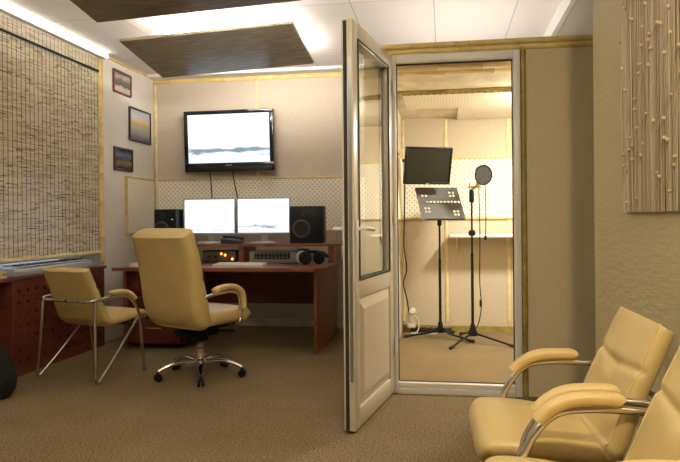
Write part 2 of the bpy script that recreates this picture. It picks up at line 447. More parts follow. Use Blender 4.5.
# ---- recording booth shell
BL, BR, BB, BC = -0.416, 1.25, 6.361, 2.06
OPL, OPR, OPT = -0.353, 0.455, 2.103
bf = MB()
bf.box((-0.50, YF, 0), (OPL, YF + 0.06, 2.175)); bf.box((OPR, YF, 0), (2.09, YF + 0.06, 2.175)); bf.box((OPL, YF, OPT), (OPR, YF + 0.06, 2.175))
struct(bf.build('wall_booth_front', 'front_fabric'))
struct(box('wall_booth_left', (-0.50, YF + .061, 0), (BL, YB - .001, 2.175), 'booth_fabric'))
struct(box('wall_booth_right', (BR, YF + .061, 0), (BR + .08, YB - .001, 2.175), 'booth_fabric'))
struct(box('wall_booth_back', (BL + .001, BB, 0), (BR - .001, YB - .001, BC), 'booth_fabric'))
struct(box('ceiling_booth', (BL + .001, YF + .061, BC + .001), (BR - .001, YB - .001, 2.175), 'booth_lining'))
bamboo('trim_9', (-0.50, YF, 2.157), (2.09, YF, 2.157), (0, 0, 0.036), (0, -0.016, 0), 'bamboo', seed=8)
bamboo('trim_10', (-0.50, YF, 2.121), (2.09, YF, 2.121), (0, 0, 0.034), (0, -0.014, 0), 'bamboo', seed=9)
bamboo('trim_11', (0.474, YF, 0.0), (0.474, YF, 2.102), (0.034, 0, 0), (0, -0.014, 0), 'bamboo_dark', seed=10)
bamboo('trim_12', (BL, 4.36, BC), (BR, 4.36, BC), (0, .13, 0), (0, 0, -0.022), 'bamboo_pale', seed=11)
bamboo('trim_12', (BL, 4.235, BC), (BR, 4.235, BC), (0, .12, 0), (0, 0, -0.02), 'bamboo_pale', seed=21)
bamboo('trim_13', (BL, 5.0, BC), (BR, 5.0, BC), (0, .05, 0), (0, 0, -0.02), 'bamboo_dark', seed=12)
bamboo('trim_14', (0.011, BB, 0.09), (0.011, BB, BC - .02), (0.034, 0, 0), (0, -0.010, 0), 'bamboo_pale', seed=13)
bamboo('trim_15', (0.593, BB, 0.09), (0.593, BB, BC - .02), (0.034, 0, 0), (0, -0.010, 0), 'bamboo_pale', seed=14)
bamboo('trim_16', (BL + .012, BB, 0.09), (BL + .012, BB, BC - .02), (0.03, 0, 0), (0, -0.010, 0), 'bamboo_pale', seed=15)
bamboo('trim_17', (BL, 4.4, BC - .012), (BL, BB - .01, BC - .012), (0, 0, 0.03), (0.012, 0, 0), 'bamboo_pale', seed=16)
bamboo('trim_18', (BL, 5.42, 0.09), (BL, 5.42, BC - .03), (0, .04, 0), (0.012, 0, 0), 'bamboo_pale', seed=17)
struct(box('baseboard_booth', (BL + .001, BB - .018, 0), (BR - .001, BB - .001, 0.055), 'bamboo_dark'))

# ---- door 1: PVC frame with the leaf swung open towards the room
door = bpy.data.objects.new('door_1', None); C.objects.link(door); struct(door); door.location = (0, YF, 0)
df = MB()
y0, y1 = -0.022, 0.055
df.box((OPL + .001, y0, 0.0), (OPL + .057, y1, OPT - .001), 0.004); df.box((OPR - .041, y0, 0.0), (OPR - .001, y1, OPT - .001), 0.004)
df.box((OPL + .057, y0, OPT - .05), (OPR - .041, y1, OPT - .001), 0.004)
df.build('door_frame', 'pvc_white', door)
gk = MB()
gk.box((OPL + .057, .020, .070), (OPL + .063, .034, OPT - .05)); gk.box((OPR - .047, .020, .070), (OPR - .041, .034, OPT - .05)); gk.box((OPL + .057, .020, OPT - .058), (OPR - .041, .034, OPT - .05)); gk.box((OPL + .063, .020, .066), (OPR - .047, .034, .070))
gk.build('door_seal', 'rubber', door)
th = MB(); th.box((OPL + .058, -.035, 0), (OPR - .042, .055, 0.034), 0.004); th.box((OPL + .058, -.018, 0.034), (OPR - .042, .05, 0.066), 0.004)
th.build('threshold', 'pvc_white', door)
# leaf frame: local x runs from the hinge to the leading edge, local -y faces the camera's right side
leaf_d = Vector((-0.452 + 0.318, 3.240 - 4.035)); LW = leaf_d.length; ang = math.atan2(leaf_d.y, leaf_d.x)
leaf = bpy.data.objects.new('door_leaf', None); C.objects.link(leaf); leaf.parent = door
leaf.location = (-0.318, 4.035 - YF, 0.0); leaf.rotation_euler = (0, 0, ang)
# thickness goes to local -y (towards the studio's left)... right-hand face is y=0
T = -0.062
Z0, Z1 = 0.012, 2.097
PZ0, PZ1 = 0.765, 2.012         # glazing
s = MB()
s.box((0, T, Z0), (.0855, 0, Z1), 0.005); s.box((LW - .0855, T, Z0), (LW, 0, Z1), 0.005)
s.box((.085, T, Z1 - .095), (LW - .085, 0, Z1), 0.005); s.box((.085, T, Z0), (LW - .085, 0, Z0 + .10), 0.005); s.box((.085, T, PZ0 - .09), (LW - .085, 0, PZ0), 0.005)
s.build('sash', 'pvc', leaf)
g = MB()
for q in (-.004, T - .004):
    g.box((.0855, q, PZ0 + .0005), (.097, q + .008, PZ1 + .004)); g.box((LW - .097, q, PZ0 + .0005), (LW - .0855, q + .008, PZ1 + .004)); g.box((.097, q, PZ0 + .0005), (LW - .097, q + .008, PZ0 + .010)); g.box((.097, q, PZ1 - .006), (LW - .097, q + .008, PZ1 + .004))
g.build('glazing_seal', 'rubber', leaf)
box('pane', (.086, -.026, PZ0 + .001), (LW - .086, -.020, PZ1 + .003), 'glass', leaf)
pn = MB(); a0, a1, b0, b1 = .0855, LW - .0855, Z0 + .1005, PZ0 - .0905
for yy, sg in ((-.012, 1), (T + .012, -1)):
    r0 = [(a0, yy, b0), (a1, yy, b0), (a1, yy, b1), (a0, yy, b1)]
    r1 = [(a0 + .006, yy, b0 + .006), (a1 - .006, yy, b0 + .006), (a1 - .006, yy, b1 - .006), (a0 + .006, yy, b1 - .006)]
    r2 = [(a0 + .060, yy + .017 * sg, b0 + .060), (a1 - .060, yy + .017 * sg, b0 + .060), (a1 - .060, yy + .017 * sg, b1 - .060), (a0 + .060, yy + .017 * sg, b1 - .060)]
    pn.rings([r0, r1, r2], cap=False); pn.add(r2, [(0, 1, 2, 3)])
pn.add([(a0, -.012, b0), (a1, -.012, b0), (a1, -.012, b1), (a0, -.012, b1), (a0, T + .012, b0), (a1, T + .012, b0), (a1, T + .012, b1), (a0, T + .012, b1)], [(0, 1, 5, 4), (1, 2, 6, 5), (2, 3, 7, 6), (3, 0, 4, 7)])
pn.build('lower_panel', 'pvc', leaf, angle=12)
e = MB(); e.box((LW + .0002, T + .012, Z0 + .004), (LW + .004, T + .030, Z1 - .01)); e.build('edge_gasket', 'rubber', leaf)
e = MB(); e.box((LW + .0002, T + .036, Z0 + .25), (LW + .003, T + .054, Z1 - .2)); e.build('lock_strip', 'steel', leaf)
for q, sg in ((0.0, 1), (T, -1)):
    h = MB(); h.box((LW - .052, q + sg * .0005, .93), (LW - .024, q + sg * .010, 1.08), 0.003)
    h.tube(spline([(LW - .038, q + sg * .008, 1.035), (LW - .038, q + sg * .050, 1.035), (LW - .060, q + sg * .058, 1.035), (LW - .155, q + sg * .058, 1.030)], 5), .0105, 10)
    h.build('door_handle', 'white', leaf)
hg = MB()
for z in (.25, 1.05, 1.85): hg.tube([(-.004, .010, z), (-.004, .010, z + .10)], .009, 10)
hg.build('hinge', 'white', leaf)

# ------------------------------------------------------------------ ceiling panels
def ceiling_panel(name_label, xl, xr, ya, yb, zl, zr, drop):
    # centre plane: z rises to the right and falls away from the camera
    cx, cy = (xl + xr) / 2, (ya + yb) / 2
    t = thing('ceiling_panel', name_label, 'light panel', (cx, cy, CZ), 0, 'dark wood light panels under the ceiling')
    def z(x, y): return zl + (zr - zl) * (x - xl) / (xr - xl) - drop * (y - ya) / (yb - ya) - CZ
    th_ = 0.022
    def slab(x0, x1, y0, y1, dz0, dz1, name, m):
        vs = []
        for dz in (dz0, dz1):
            for x, y in ((x0, y0), (x1, y0), (x1, y1), (x0, y1)): vs.append((x - cx, y - cy, z(x, y) + dz))
        return MB().add(vs, [(3, 2, 1, 0), (4, 5, 6, 7), (0, 1, 5, 4), (1, 2, 6, 5), (2, 3, 7, 6), (3, 0, 4, 7)]).build(name, m, t)
    slab(xl, xr, ya, yb, 0, th_, 'board', 'wenge')
    slab(xl, xr, yb + .0005, yb + .004, 0, th_, 'edge_strip', 'edge_wood')
    w_ = MB()
    for x, y in ((xl + .2, ya + .15), (xr - .2, ya + .15), (xl + .2, yb - .15), (xr - .2, yb - .15)):
        w_.tube([(x - cx, y - cy, z(x, y) + th_), (x - cx, y - cy, -.001)], .004, 6)
    w_.build('hanger', 'steel', t)
    return t, z, th_, cx, cy
def tubes(t, z, th_, cx, cy, x0, x1, ys, mname):
    for y in ys:
        m_ = MB(); a = Vector((x0 - cx, y - cy, z(x0, y) + th_ + .022)); b = Vector((x1 - cx, y - cy, z(x1, y) + th_ + .022))
        m_.tube([a, b], .013, 10); m_.build('light_tube', mname, t)
M['tube'] = mat('fluorescent_tube', (0.9, 0.9, 0.85), 0.5, emit=(1.0, 0.935, 0.86), est=TUBE_STRENGTH)
pb = ceiling_panel('dark veneered light panel hung near the back wall, above the television', -2.446, -1.09, 4.64, 5.41, 2.458, 2.520, 0.11)
tubes(*pb, -2.1, -1.14, (4.70, 5.34), 'tube')
pa = ceiling_panel('dark veneered light panel hung in front, cut by the top edge of the photo', -2.187, -0.85, 3.08, 3.858, 2.462, 2.52, 0.105)
tubes(*pa, -1.85, -0.9, (3.15, 3.80), 'tube')

# ------------------------------------------------------------------ window blind
t = thing('bamboo_blind', 'woven bamboo roman blind drawn down over the window', 'window blind', (-3.035, 3.9, 0.80))
YN, YE = -1.7, 1.455
sl = MB(); dk = MB(); rnd = random.Random(5); z = .03
while z < 1.598:
    y = YN
    while y < YE:
        dark = rnd.random() < .34
        L = rnd.uniform(.012, .07) if dark else rnd.uniform(.03, .20); e_ = min(YE, y + L)
        hh = rnd.uniform(.002, .006) if dark else .0122
        if dark: sl.box((-.002, y, z + hh + .0002), (.002, e_ - .0004, z + .0122))
        (dk if dark else sl).box((-.002, y, z), (.002 + rnd.uniform(0, .0012), e_ - .0004, z + hh))
        y = e_
    z += .0128
sl.build('slats', 'slats', t, smooth=False)
for o in (dk.build('dark_slats', 'slats_dark', t, smooth=False), bpy.data.objects['slats']): o['kind'] = 'stuff'
vl = MB(); z = 1.632
while z < 1.73:
    y = YN
    while y < YE:
        L = rnd.uniform(.03, .2); e_ = min(YE, y + L)
        vl.box((.004, y, z), (.011, e_ - .001, z + .0095)); y = e_
    z += .0108
vl.build('valance', 'slats', t, smooth=False)
MB().tube([(.008, YN, 1.622), (.008, YE, 1.622)], .009, 8).build('head_rod', 'black_matte', t)
MB().tube([(.003, YN, .012), (.003, YE, .012)], [.019, .019], 10).build('bottom_roll', 'bamboo_pale', t)
st = MB(); y = YN + .04
while y < YE:
    st.box((.0036, y, .03), (.0052, y + .004, 1.615)); st.box((.0112, y, 1.630), (.0122, y + .003, 1.73)); y += .050
st.build('cords', 'cord', t, smooth=False)

# ------------------------------------------------------------------ radiator bay
t = thing('radiator_cover', 'dark red wooden radiator cover with rows of round holes', 'radiator cover', (-2.96, 4.70, 0))
def perforated(x0, x1, y0, y1, z0, z1, nc, nr, r, dx, dz):
    """panel in the YZ plane with real round holes: a square plate per hole"""
    m_ = MB(); cy_ = [(y0 + (y1 - y0) * i / nc) for i in range(nc + 1)]; cz_ = [(z0 + (z1 - z0) * i / nr) for i in range(nr + 1)]
    N = 16
    for i in range(nc):
        for j in range(nr):
            a, b, c, d = cy_[i], cy_[i + 1], cz_[j], cz_[j + 1]; cy0, cz0 = (a + b) / 2, (c + d) / 2
            outer, inner = [], []
            for k in range(N):
                an = 2 * math.pi * (k + .5) / N; u, v = math.cos(an), math.sin(an); s_ = 1 / max(abs(u), abs(v))
                outer.append((cy0 + u * s_ * (b - a) / 2, cz0 + v * s_ * (d - c) / 2)); inner.append((cy0 + u * r, cz0 + v * r))
            m_.rings([[(x1, *p) for p in outer], [(x1, *p) for p in inner], [(x0, *p) for p in inner], [(x0, *p) for p in outer]], cap=False)
    return m_
pf = perforated(-.018, 0, -.60, .585, .06, .64, 12, 7, .0155, 0, 0)
pf.box((-.018, -.60, 0.0), (0, .585, .06)); pf.box((-.018, -.60, .64), (0, .585, .672))
pf.build('front_panel', 'cherry_dark', t)
bb_ = MB(); bb_.box((-.075, -.60, .01), (-.068, .585, .67)); bb_.build('inner_lining', 'black_matte', t)
box('side_panel', (-.29, -.62, 0), (0, -.602, .672), 'cherry_dark', t, .001)
box('side_panel', (-.05, .587, 0), (0, .605, .672), 'cherry_dark', t, .001)
box('top_board', (-.305, -1.9, .674), (.012, .63, .698), 'cherry_dark', t, .003)
t = thing('radiator', 'olive painted ribbed radiator with a pipe, at the left edge of the photo', 'radiator', (-3.13, 3.6, 0.0))
f = MB()
for i in range(8): f.tube([(0, -.35 + i * .1, .10), (0, -.35 + i * .1, .60)], .042, 10)
f.tube([(0, -.36, .13), (0, .36, .13)], .03, 8); f.tube([(0, -.36, .57), (0, .36, .57)], .03, 8)
f.box((-.02, -.3, 0), (.02, -.26, .1)); f.box((-.02, .25, 0), (.02, .29, .1))
f.build('fins', 'radiator', t)
MB().tube([(.09, -.5, .56), (.09, .42, .56)], .017, 10).tube([(.09, .36, .56), (.0, .36, .56)], .015, 8).build('pipe', 'bamboo_pale', t)

# keyboard on the radiator cover
t = thing('electronic_keyboard', 'long silver electronic keyboard lying on the window sill', 'keyboard', (-3.06, 4.60, 0.6995), R(0.6))
k = MB(); k.prism([(-.105, 0.004), (.095, 0.004), (.10, .045), (.095, .056), (-.02, .066), (-.105, .082)], -.50, .52, 'y')
k.build('body', 'silver', t)
box('white_keys', (.005, -.42, .0642), (.088, .46, .0695), 'white', t)
yy = -.41; i = 0
while yy < .44:
    if i % 7 not in (2, 6): box('black_key', (.005, yy + .014, .0697), (.055, yy + .024, .0770), 'black', t)
    yy += .0233; i += 1
box('display_strip', (-.060, -.42, .0745), (-.035, .40, .0785), 'black_gloss', t, rot=(0, R(9), 0))
t = tag(MB().box((-3.2, 3.62, .6995), (-2.985, 4.06, .716)).box((-3.18, 3.60, .7165), (-2.98, 4.02, .734), rot=(0, 0, R(3))).box((-3.19, 3.64, .7345), (-2.99, 4.05, .748), rot=(0, 0, R(-2))).build('paper_stack', 'yellow_paper'), 'stack of yellowed papers on the sill at the left edge', 'paper')

# black bag at the left edge
bg = MB()
pts = [(0, 0, .0), (0, 0, .015), (0, 0, .08), (0, 0, .18), (0, 0, .27), (0, 0, .32), (0, 0, .335)]
sz = [.10, .145, .165, .16, .13, .08, .03]
bg.rings([[(sz[i] * 1.35 * math.cos(2 * math.pi * q / 20) - .0, sz[i] * math.sin(2 * math.pi * q / 20), p[2]) for q in range(20)] for i, p in enumerate(pts)])
t = thing('black_bag', 'black rounded bag on the carpet at the left edge', 'bag', (-2.83, 3.60, .001))
bg.build('body', 'black_cloth', t, sub=1)
MB().tube(spline([(-.08, 0, .315), (-.06, 0, .40), (.03, 0, .42), (.08, 0, .318)], 6), .011, 8).build('handle', 'black_cloth', t)

# ------------------------------------------------------------------ pictures
def picture(label, y0, y1, z0, z1, pm, fm):
    t = thing('picture', label, 'picture', (XL, (y0 + y1) / 2, (z0 + z1) / 2), 0, 'framed pictures on the left wall')
    a, b = (y1 - y0) / 2, (z1 - z0) / 2; w_ = .018
    m_ = MB(); m_.box((.001, -a, -b), (.022, a, -b + w_), .003); m_.box((.001, -a, b - w_), (.022, a, b), .003); m_.box((.001, -a, -b + w_), (.022, -a + w_, b - w_), .003); m_.box((.001, a - w_, -b + w_), (.022, a, b - w_), .003)
    m_.build('frame', fm, t)
    box('print', (.001, -a + w_, -b + w_), (.012, a - w_, b - w_), pm, t)
M['frame_brown'] = mat('brown_frame', (0.16, 0.05, 0.03), 0.4)
M['frame_dark'] = mat('dark_frame', (0.05, 0.022, 0.015), 0.4)
p1 = print_mat('print_grey', [(0.0, (.45, .42, .38)), (.22, (.5, .48, .44)), (.36, (.10, .09, .08)), (.62, (.16, .15, .14)), (.8, (.45, .42, .4)), (1, (.10, .09, .08))], noise=.2, scale=4)
p2 = print_mat('print_sunset', [(0.0, (.10, .10, .11)), (.25, (.30, .30, .30)), (.42, (.45, .42, .36)), (.56, (.60, .40, .16)), (.62, (.75, .52, .25)), (.75, (.62, .62, .62)), (1, (.45, .5, .56))], noise=.06)
p3 = print_mat('print_dark', [(0.0, (.03, .02, .015)), (.35, (.20, .13, .06)), (.5, (.03, .025, .02)), (.7, (.10, .13, .2)), (1, (.02, .02, .02))], noise=.2, scale=5)
picture('small framed grey photo, topmost on the left wall', 5.603, 5.948, 2.29, 2.505, p1, 'frame_brown')
picture('framed sunset seascape photo, middle one on the left wall', 5.905, 6.364, 1.875, 2.205, p2, 'frame_dark')
picture('small dark framed photo, lowest on the left wall', 5.609, 5.965, 1.565, 1.784, p3, 'frame_dark')

# ------------------------------------------------------------------ perforated boards
def pegboard(label, axis, a0, a1, z0, z1, pos, m_, sides, grp):
    """axis X: board on a wall facing -Y at y=pos; axis Y: board on a wall facing +X at x=pos"""
    c = (a0 + a1) / 2
    t = thing('perforated_panel', label, 'acoustic panel', (c, pos, z0) if axis == 'X' else (pos, c, z0), 0, grp)
    a, h = (a1 - a0) / 2, z1 - z0
    def P(u, n, z): return (u, -n, z) if axis == 'X' else (n, u, z)
    box('board', P(-a, .001, 0), P(a, .014, h), m_, t)
    for s_ in sides:
        q = {'t': (P(-a, .001, h), P(a, .024, h + .018)), 'b': (P(-a, .001, -.018), P(a, .024, 0)), 'l': (P(-a - .018, .001, -.018), P(-a, .024, h + .018)), 'r': (P(a, .001, -.018), P(a + .018, .024, h + .018))}[s_]
        box('edge_batten', q[0], q[1], 'bamboo', t, .004)
    return t
pegboard('perforated cream board on the back wall behind the computer monitors', 'X', XL + .042, -0.525, .985, 1.505, YB, 'peg_x', 'tb', 'perforated acoustic boards')
pegboard('perforated cream board on the left wall under the pictures', 'Y', 5.845, YB - .03, .975, 1.505, XL, 'peg_y', 'tbl', 'perforated acoustic boards')
pegboard('perforated cream board on the back wall of the recording booth', 'X', BL + .032, BR - .005, 1.095, 1.655, BB, 'peg_x', 'tb', 'perforated acoustic boards')
pegboard('perforated cream board on the left wall inside the recording booth', 'Y', 5.47, BB - .028, 1.095, 1.655, BL, 'peg_y', 'tbl', 'perforated acoustic boards')
t = thing('perforated_panel', 'perforated board under the booth ceiling beside its lamp', 'acoustic panel', (0.14, 5.33, BC), 0, 'perforated acoustic boards')
MB().prism([(-.46, -.29), (1.08, -.29), (1.08, 1.015), (-.02, 1.015), (-.02, .33), (-.46, .33)], -.026, -.016).build('board', 'peg_c', t)
for x, y1 in ((-.4, .29), (.2, .98), (.9, .98)): box('spacer', (x, -.25, -.0155), (x + .03, y1, -.0005), 'bamboo_dark', t)

# ------------------------------------------------------------------ television
def disp(t, w_, h_, bez, body, scr, dpt=.03, lower=0.0):
    """flat display in its thing's frame: faces -Y, centre at z=0"""
    m_ = MB()
    m_.box((-w_ / 2, 0, -h_ / 2), (w_ / 2, dpt, h_ / 2), .004)
    m_.box((-w_ / 2, -.014, -h_ / 2), (w_ / 2, -.0005, -h_ / 2 + bez + lower), .003); m_.box((-w_ / 2, -.014, h_ / 2 - bez), (w_ / 2, -.0005, h_ / 2), .003)
    m_.box((-w_ / 2, -.014, -h_ / 2 + bez + lower), (-w_ / 2 + bez, -.0005, h_ / 2 - bez), .002); m_.box((w_ / 2 - bez, -.014, -h_ / 2 + bez + lower), (w_ / 2, -.0005, h_ / 2 - bez), .002)
    m_.build('housing', body, t)
    return box('screen', (-w_ / 2 + bez + .0005, -.004, -h_ / 2 + bez + lower + .0005), (w_ / 2 - bez - .0005, -.001, h_ / 2 - bez - .0005), scr, t)
M['tv_pic'] = screen_mat('television_picture', 1.25, 0.3, cover=0.58)
M['mon_pic1'] = screen_mat('monitor_picture', 1.35, 2.1, (0.74, 0.80, 0.85), .16)
M['mon_pic2'] = screen_mat('monitor_picture', 1.35, 4.4, (0.74, 0.80, 0.85), .42)
t = thing('television', 'wall-mounted flat television with a bright white picture and glossy black frame', 'television', (-2.163, 6.335, 1.895))
t.rotation_euler = (R(3), 0, R(-1.5))
disp(t, .945, .618, .038, 'black_gloss', 'tv_pic', .05, .05)
box('speaker_bar', (-.46, -.020, -.308), (.46, -.0145, -.262), 'black', t, .003)
box('badge', (-.035, -.0165, -.250), (.035, -.0142, -.244), 'silver', t)
box('wall_bracket', (-.15, .051, -.12), (.15, .085, .12), 'black_matte', t)
for x, dx in ((-.22, .01), (.03, .05)):
    MB().tube(spline([(x, .03, -.29), (x, .045, -.40), (x + dx, .05, -.66)], 6), .006, 8).build('cable', 'black', t)

# ------------------------------------------------------------------ desk
DX0, DX1, DY0, DY1, DZ = -2.74, -0.93, 5.03, 6.20, 0.70
t = thing('desk', 'cherry wood studio desk with a raised rear shelf and drawers', 'desk', (-1.82, 5.6, 0))
def L(x, y, z): return (x + 1.82, y - 5.6, z)
top = MB()
poly = [(DX0, DY0), (DX1 - .10, DY0), (DX1 - .02, DY0 + .10), (DX1, DY0 + .9), (DX1, DY1), (DX0, DY1)]
top.prism([(x + 1.82, y - 5.6) for x, y in poly], DZ - .028, DZ)
top.build('desktop', 'cherry', t)
box('leg_panel', L(-1.045, 5.11, 0), L(-1.020, 6.10, DZ - .0285), 'cherry', t, .002)
box('leg_panel', L(-2.70, 5.15, 0), L(-2.675, 6.10, DZ - .0285), 'cherry', t, .002)
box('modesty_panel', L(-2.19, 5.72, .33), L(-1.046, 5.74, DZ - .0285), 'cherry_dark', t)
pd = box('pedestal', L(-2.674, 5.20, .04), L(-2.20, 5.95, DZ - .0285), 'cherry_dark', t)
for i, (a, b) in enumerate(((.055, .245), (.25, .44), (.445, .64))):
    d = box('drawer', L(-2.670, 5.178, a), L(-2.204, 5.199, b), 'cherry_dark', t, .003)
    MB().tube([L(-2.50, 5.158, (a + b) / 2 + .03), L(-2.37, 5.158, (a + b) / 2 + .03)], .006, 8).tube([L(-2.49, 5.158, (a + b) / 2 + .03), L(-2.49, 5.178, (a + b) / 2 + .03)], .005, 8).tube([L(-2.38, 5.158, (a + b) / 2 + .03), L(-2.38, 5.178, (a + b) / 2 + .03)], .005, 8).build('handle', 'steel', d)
SZ = .872
sh = MB(); sh.prism([(x + 1.82, y - 5.6) for x, y in ((-2.72, 5.66), (-1.0, 5.66), (-.955, 5.70), (-.925, 5.80), (-.925, 6.14), (-2.72, 6.14))], SZ - .025, SZ)
sh.build('raised_shelf', 'cherry', t)
for x in (-2.70, -1.86, -1.03): box('shelf_support', L(x, 5.70, DZ + .0005), L(x + .05, 6.10, SZ - .0255), 'cherry', t)

# monitors
def monitor(label, x, pic):
    t = thing('computer_monitor', label, 'monitor', (x, 5.95, SZ + .0005), 0, 'computer monitors on the desk shelf')
    s_ = bpy.data.objects.new('display', None); C.objects.link(s_); s_.parent = t; s_.location = (0, 0, .252)
    disp(s_, .522, .348, .013, 'silver', pic, .032, .006)
    st_ = MB(); st_.box((-.035, .033, .012), (.035, .05, .20), .004); st_.build('neck', 'silver', t)
    bs = MB(); bs.lathe([(.125, 0), (.125, .006), (.115, .011), (.05, .013)], (0, .02, 0), 28); bs.build('base', 'silver', t)
monitor('silver monitor with a plain white screen, left of the pair on the desk', -2.226, 'mon_pic1')
monitor('silver monitor with grey smudges low on its screen, right of the desk pair', -1.694, 'mon_pic2')
# speakers
def speaker(label, x, y, rz, w_, h_):
    t = thing('studio_speaker', label, 'speaker', (x, y, SZ + .0005), rz, 'black studio speakers on the desk shelf')
    box('cabinet', (-w_ / 2, 0, 0), (w_ / 2, .26, h_), 'black', t, .008)
    rot = Matrix.Rotation(R(90), 3, 'X')
    wx, wz = -w_ * .16, h_ * .40
    MB().lathe([(.080, 0), (.082, .005), (.074, .009), (.066, .004)], (wx, -.0005, wz), 28, rot).build('woofer_ring', 'stand_grey', t)
    MB().lathe([(.066, .0075), (.062, .010), (.026, .002), (.024, .004), (.012, .008), (.002, .009)], (wx, -.0005, wz), 28, rot).build('woofer_cone', 'black_matte', t)
    MB().lathe([(.036, 0), (.036, .004), (.018, .003), (.014, .008), (.002, .010)], (wx + .01, -.0005, h_ * .80), 20, rot).build('tweeter', 'black_matte', t)
    if w_ < .3: MB().ball((w_ * .33, -.003, h_ * .70), .005, 8, 5).build('power_light', 'led_green', t)
    return t
M['led_green'] = mat('green_led', (.1, .5, .2), .4, emit=(.3, 1.0, .5), est=1.5)
speaker('black studio speaker right of the two monitors', -1.224, 5.70, R(6), .305, .335)
speaker('black studio speaker left of the monitors, half hidden by the swivel chair', -2.640, 5.86, R(-6), .235, .325)
# phone / dark handset
t = thing('desk_phone', 'small dark blue desk telephone between the monitor stands', 'telephone', (-1.935, 5.76, SZ + .0005), R(12))
M['navy'] = mat('navy_plastic', (.012, .02, .06), .35)
MB().prism([(-.10, 0), (.10, 0), (.10, .018), (-.10, .045)], -.065, .065, 'y').build('base', 'navy', t)
MB().tube(spline([(-.09, .03, .058), (-.05, .03, .062), (.05, .03, .052), (.10, .03, .040)], 5), [.016] * 3 + [.011] * 9 + [.016] * 4, 10).build('handset', 'black', t)
# audio interface with orange lights
t = thing('audio_interface', 'dark audio unit with glowing orange knobs under the desk shelf', 'audio unit', (-2.02, 5.74, DZ + .0005))
box('housing', (-.20, 0, .004), (.125, .24, .105), 'black', t, .004)
M['bronze'] = mat('dark_bronze_plate', (.10, .08, .045), .5, .2)
box('front_plate', (-.195, -.006, .010), (.12, -.0005, .099), 'bronze', t)
M['orange'] = mat('orange_light', (.6, .2, .05), .4, emit=(1.0, .22, .05), est=7)
for x, z in ((-.015, .078), (.022, .066), (.09, .03)): MB().ball((x, -.010, z), .010, 10, 6).build('indicator', 'orange', t)
for x in (-.13, -.07): MB().tube([(x, -.006, .05), (x, -.024, .05)], .014, 14).build('knob', 'black', t)
for x in (-.19, .085):
    for y in (.02, .19): box('foot', (x, y, 0), (x + .03, y + .03, .004), 'rubber', t)
# mixer
t = thing('audio_mixer', 'silver audio mixer with dark knob field under the desk shelf', 'mixer', (-1.52, 5.73, DZ + .0005))
M['mixer_grey'] = mat('mixer_grey', (.30, .285, .25), .5)
box('housing', (-.25, 0, 0), (.19, .22, .100), 'mixer_grey', t, .006)
box('knob_field', (-.20, -.004, .030), (.135, -.0003, .090), 'black_matte', t)
for j in range(2):
    for i in range(9): MB().tube([(-.18 + i * .036, -.004, .046 + j * .034), (-.18 + i * .036, -.014, .046 + j * .034)], .0085, 10).build('knob', 'grey', t)
t = thing('rack_unit', 'black slim rack box at the right end of the mixer', 'audio unit', (-1.285, 5.74, DZ + .0005))
box('housing', (-.035, 0, 0), (.035, .2, .118), 'black', t, .003); box('front_plate', (-.028, -.004, .01), (.028, -.0003, .108), 'grey', t)
# keyboard on the desk
t = thing('computer_keyboard', 'white computer keyboard lying on the desktop', 'keyboard', (-1.72, 5.30, DZ + .0005), R(-3))
MB().prism([(-.075, 0), (.075, 0), (.075, .022), (-.075, .012)], -.215, .215, 'x').build('body', 'white', t)
kk = MB()
for r_ in range(5):
    for c_ in range(15):
        y = -.064 + r_ * .026; x = -.2 + c_ * .0267; z = .0125 + (y + .075) / .15 * .010
        kk.box((x, y, z), (x + .0225, y + .022, z + .005))
kk.build('keys', 'paper', t, smooth=False)
# headphones
t = thing('headphones', 'black headphones with silver ear cup lying on the desk corner', 'headphones', (-1.115, 5.46, DZ + .0005), R(-12)); t.scale = (1.15, 1.15, 1.15)
rotx = Matrix.Rotation(R(90), 3, 'X')
MB().lathe([(.028, 0), (.047, .003), (.050, .012), (.047, .022), (.028, .026)], (-.045, -.045, .051), 22, rotx @ Matrix.Rotation(R(10), 3, 'Y')).build('ear_cup', 'black', t)
MB().lathe([(.030, .0262), (.045, .0232), (.052, .012), (.0515, .004), (.0505, .012), (.046, .0222)], (-.075, -.035, .0535), 22, rotx @ Matrix.Rotation(R(30), 3, 'Y')).build('cup_ring', 'silver', t)
MB().lathe([(.028, 0), (.047, .003), (.050, .012), (.047, .022), (.028, .026)], (.045, .015, .051), 22, rotx @ Matrix.Rotation(R(-10), 3, 'Y')).build('ear_cup', 'black', t)
MB().tube(spline([(-.045, -.06, .095), (-.01, .02, .095), (.05, .06, .085), (.10, .03, .06), (.06, 0, .09)], 6), .011, 8).build('headband', 'black', t)
MB().tube(spline([(-.05, -.04, .006), (-.13, -.01, .0055), (-.20, -.04, .0055), (-.28, .02, .0055)], 6), .0045, 6).build('cable', 'black', t)
t = tag(MB().lathe([(.038, 0), (.042, .002), (.045, .03), (.043, .03), (.039, .004), (.002, .004)], (-2.60, 5.16, DZ + .0005), 20).build('saucer', 'white'), 'small white dish at the left end of the desktop', 'dish')

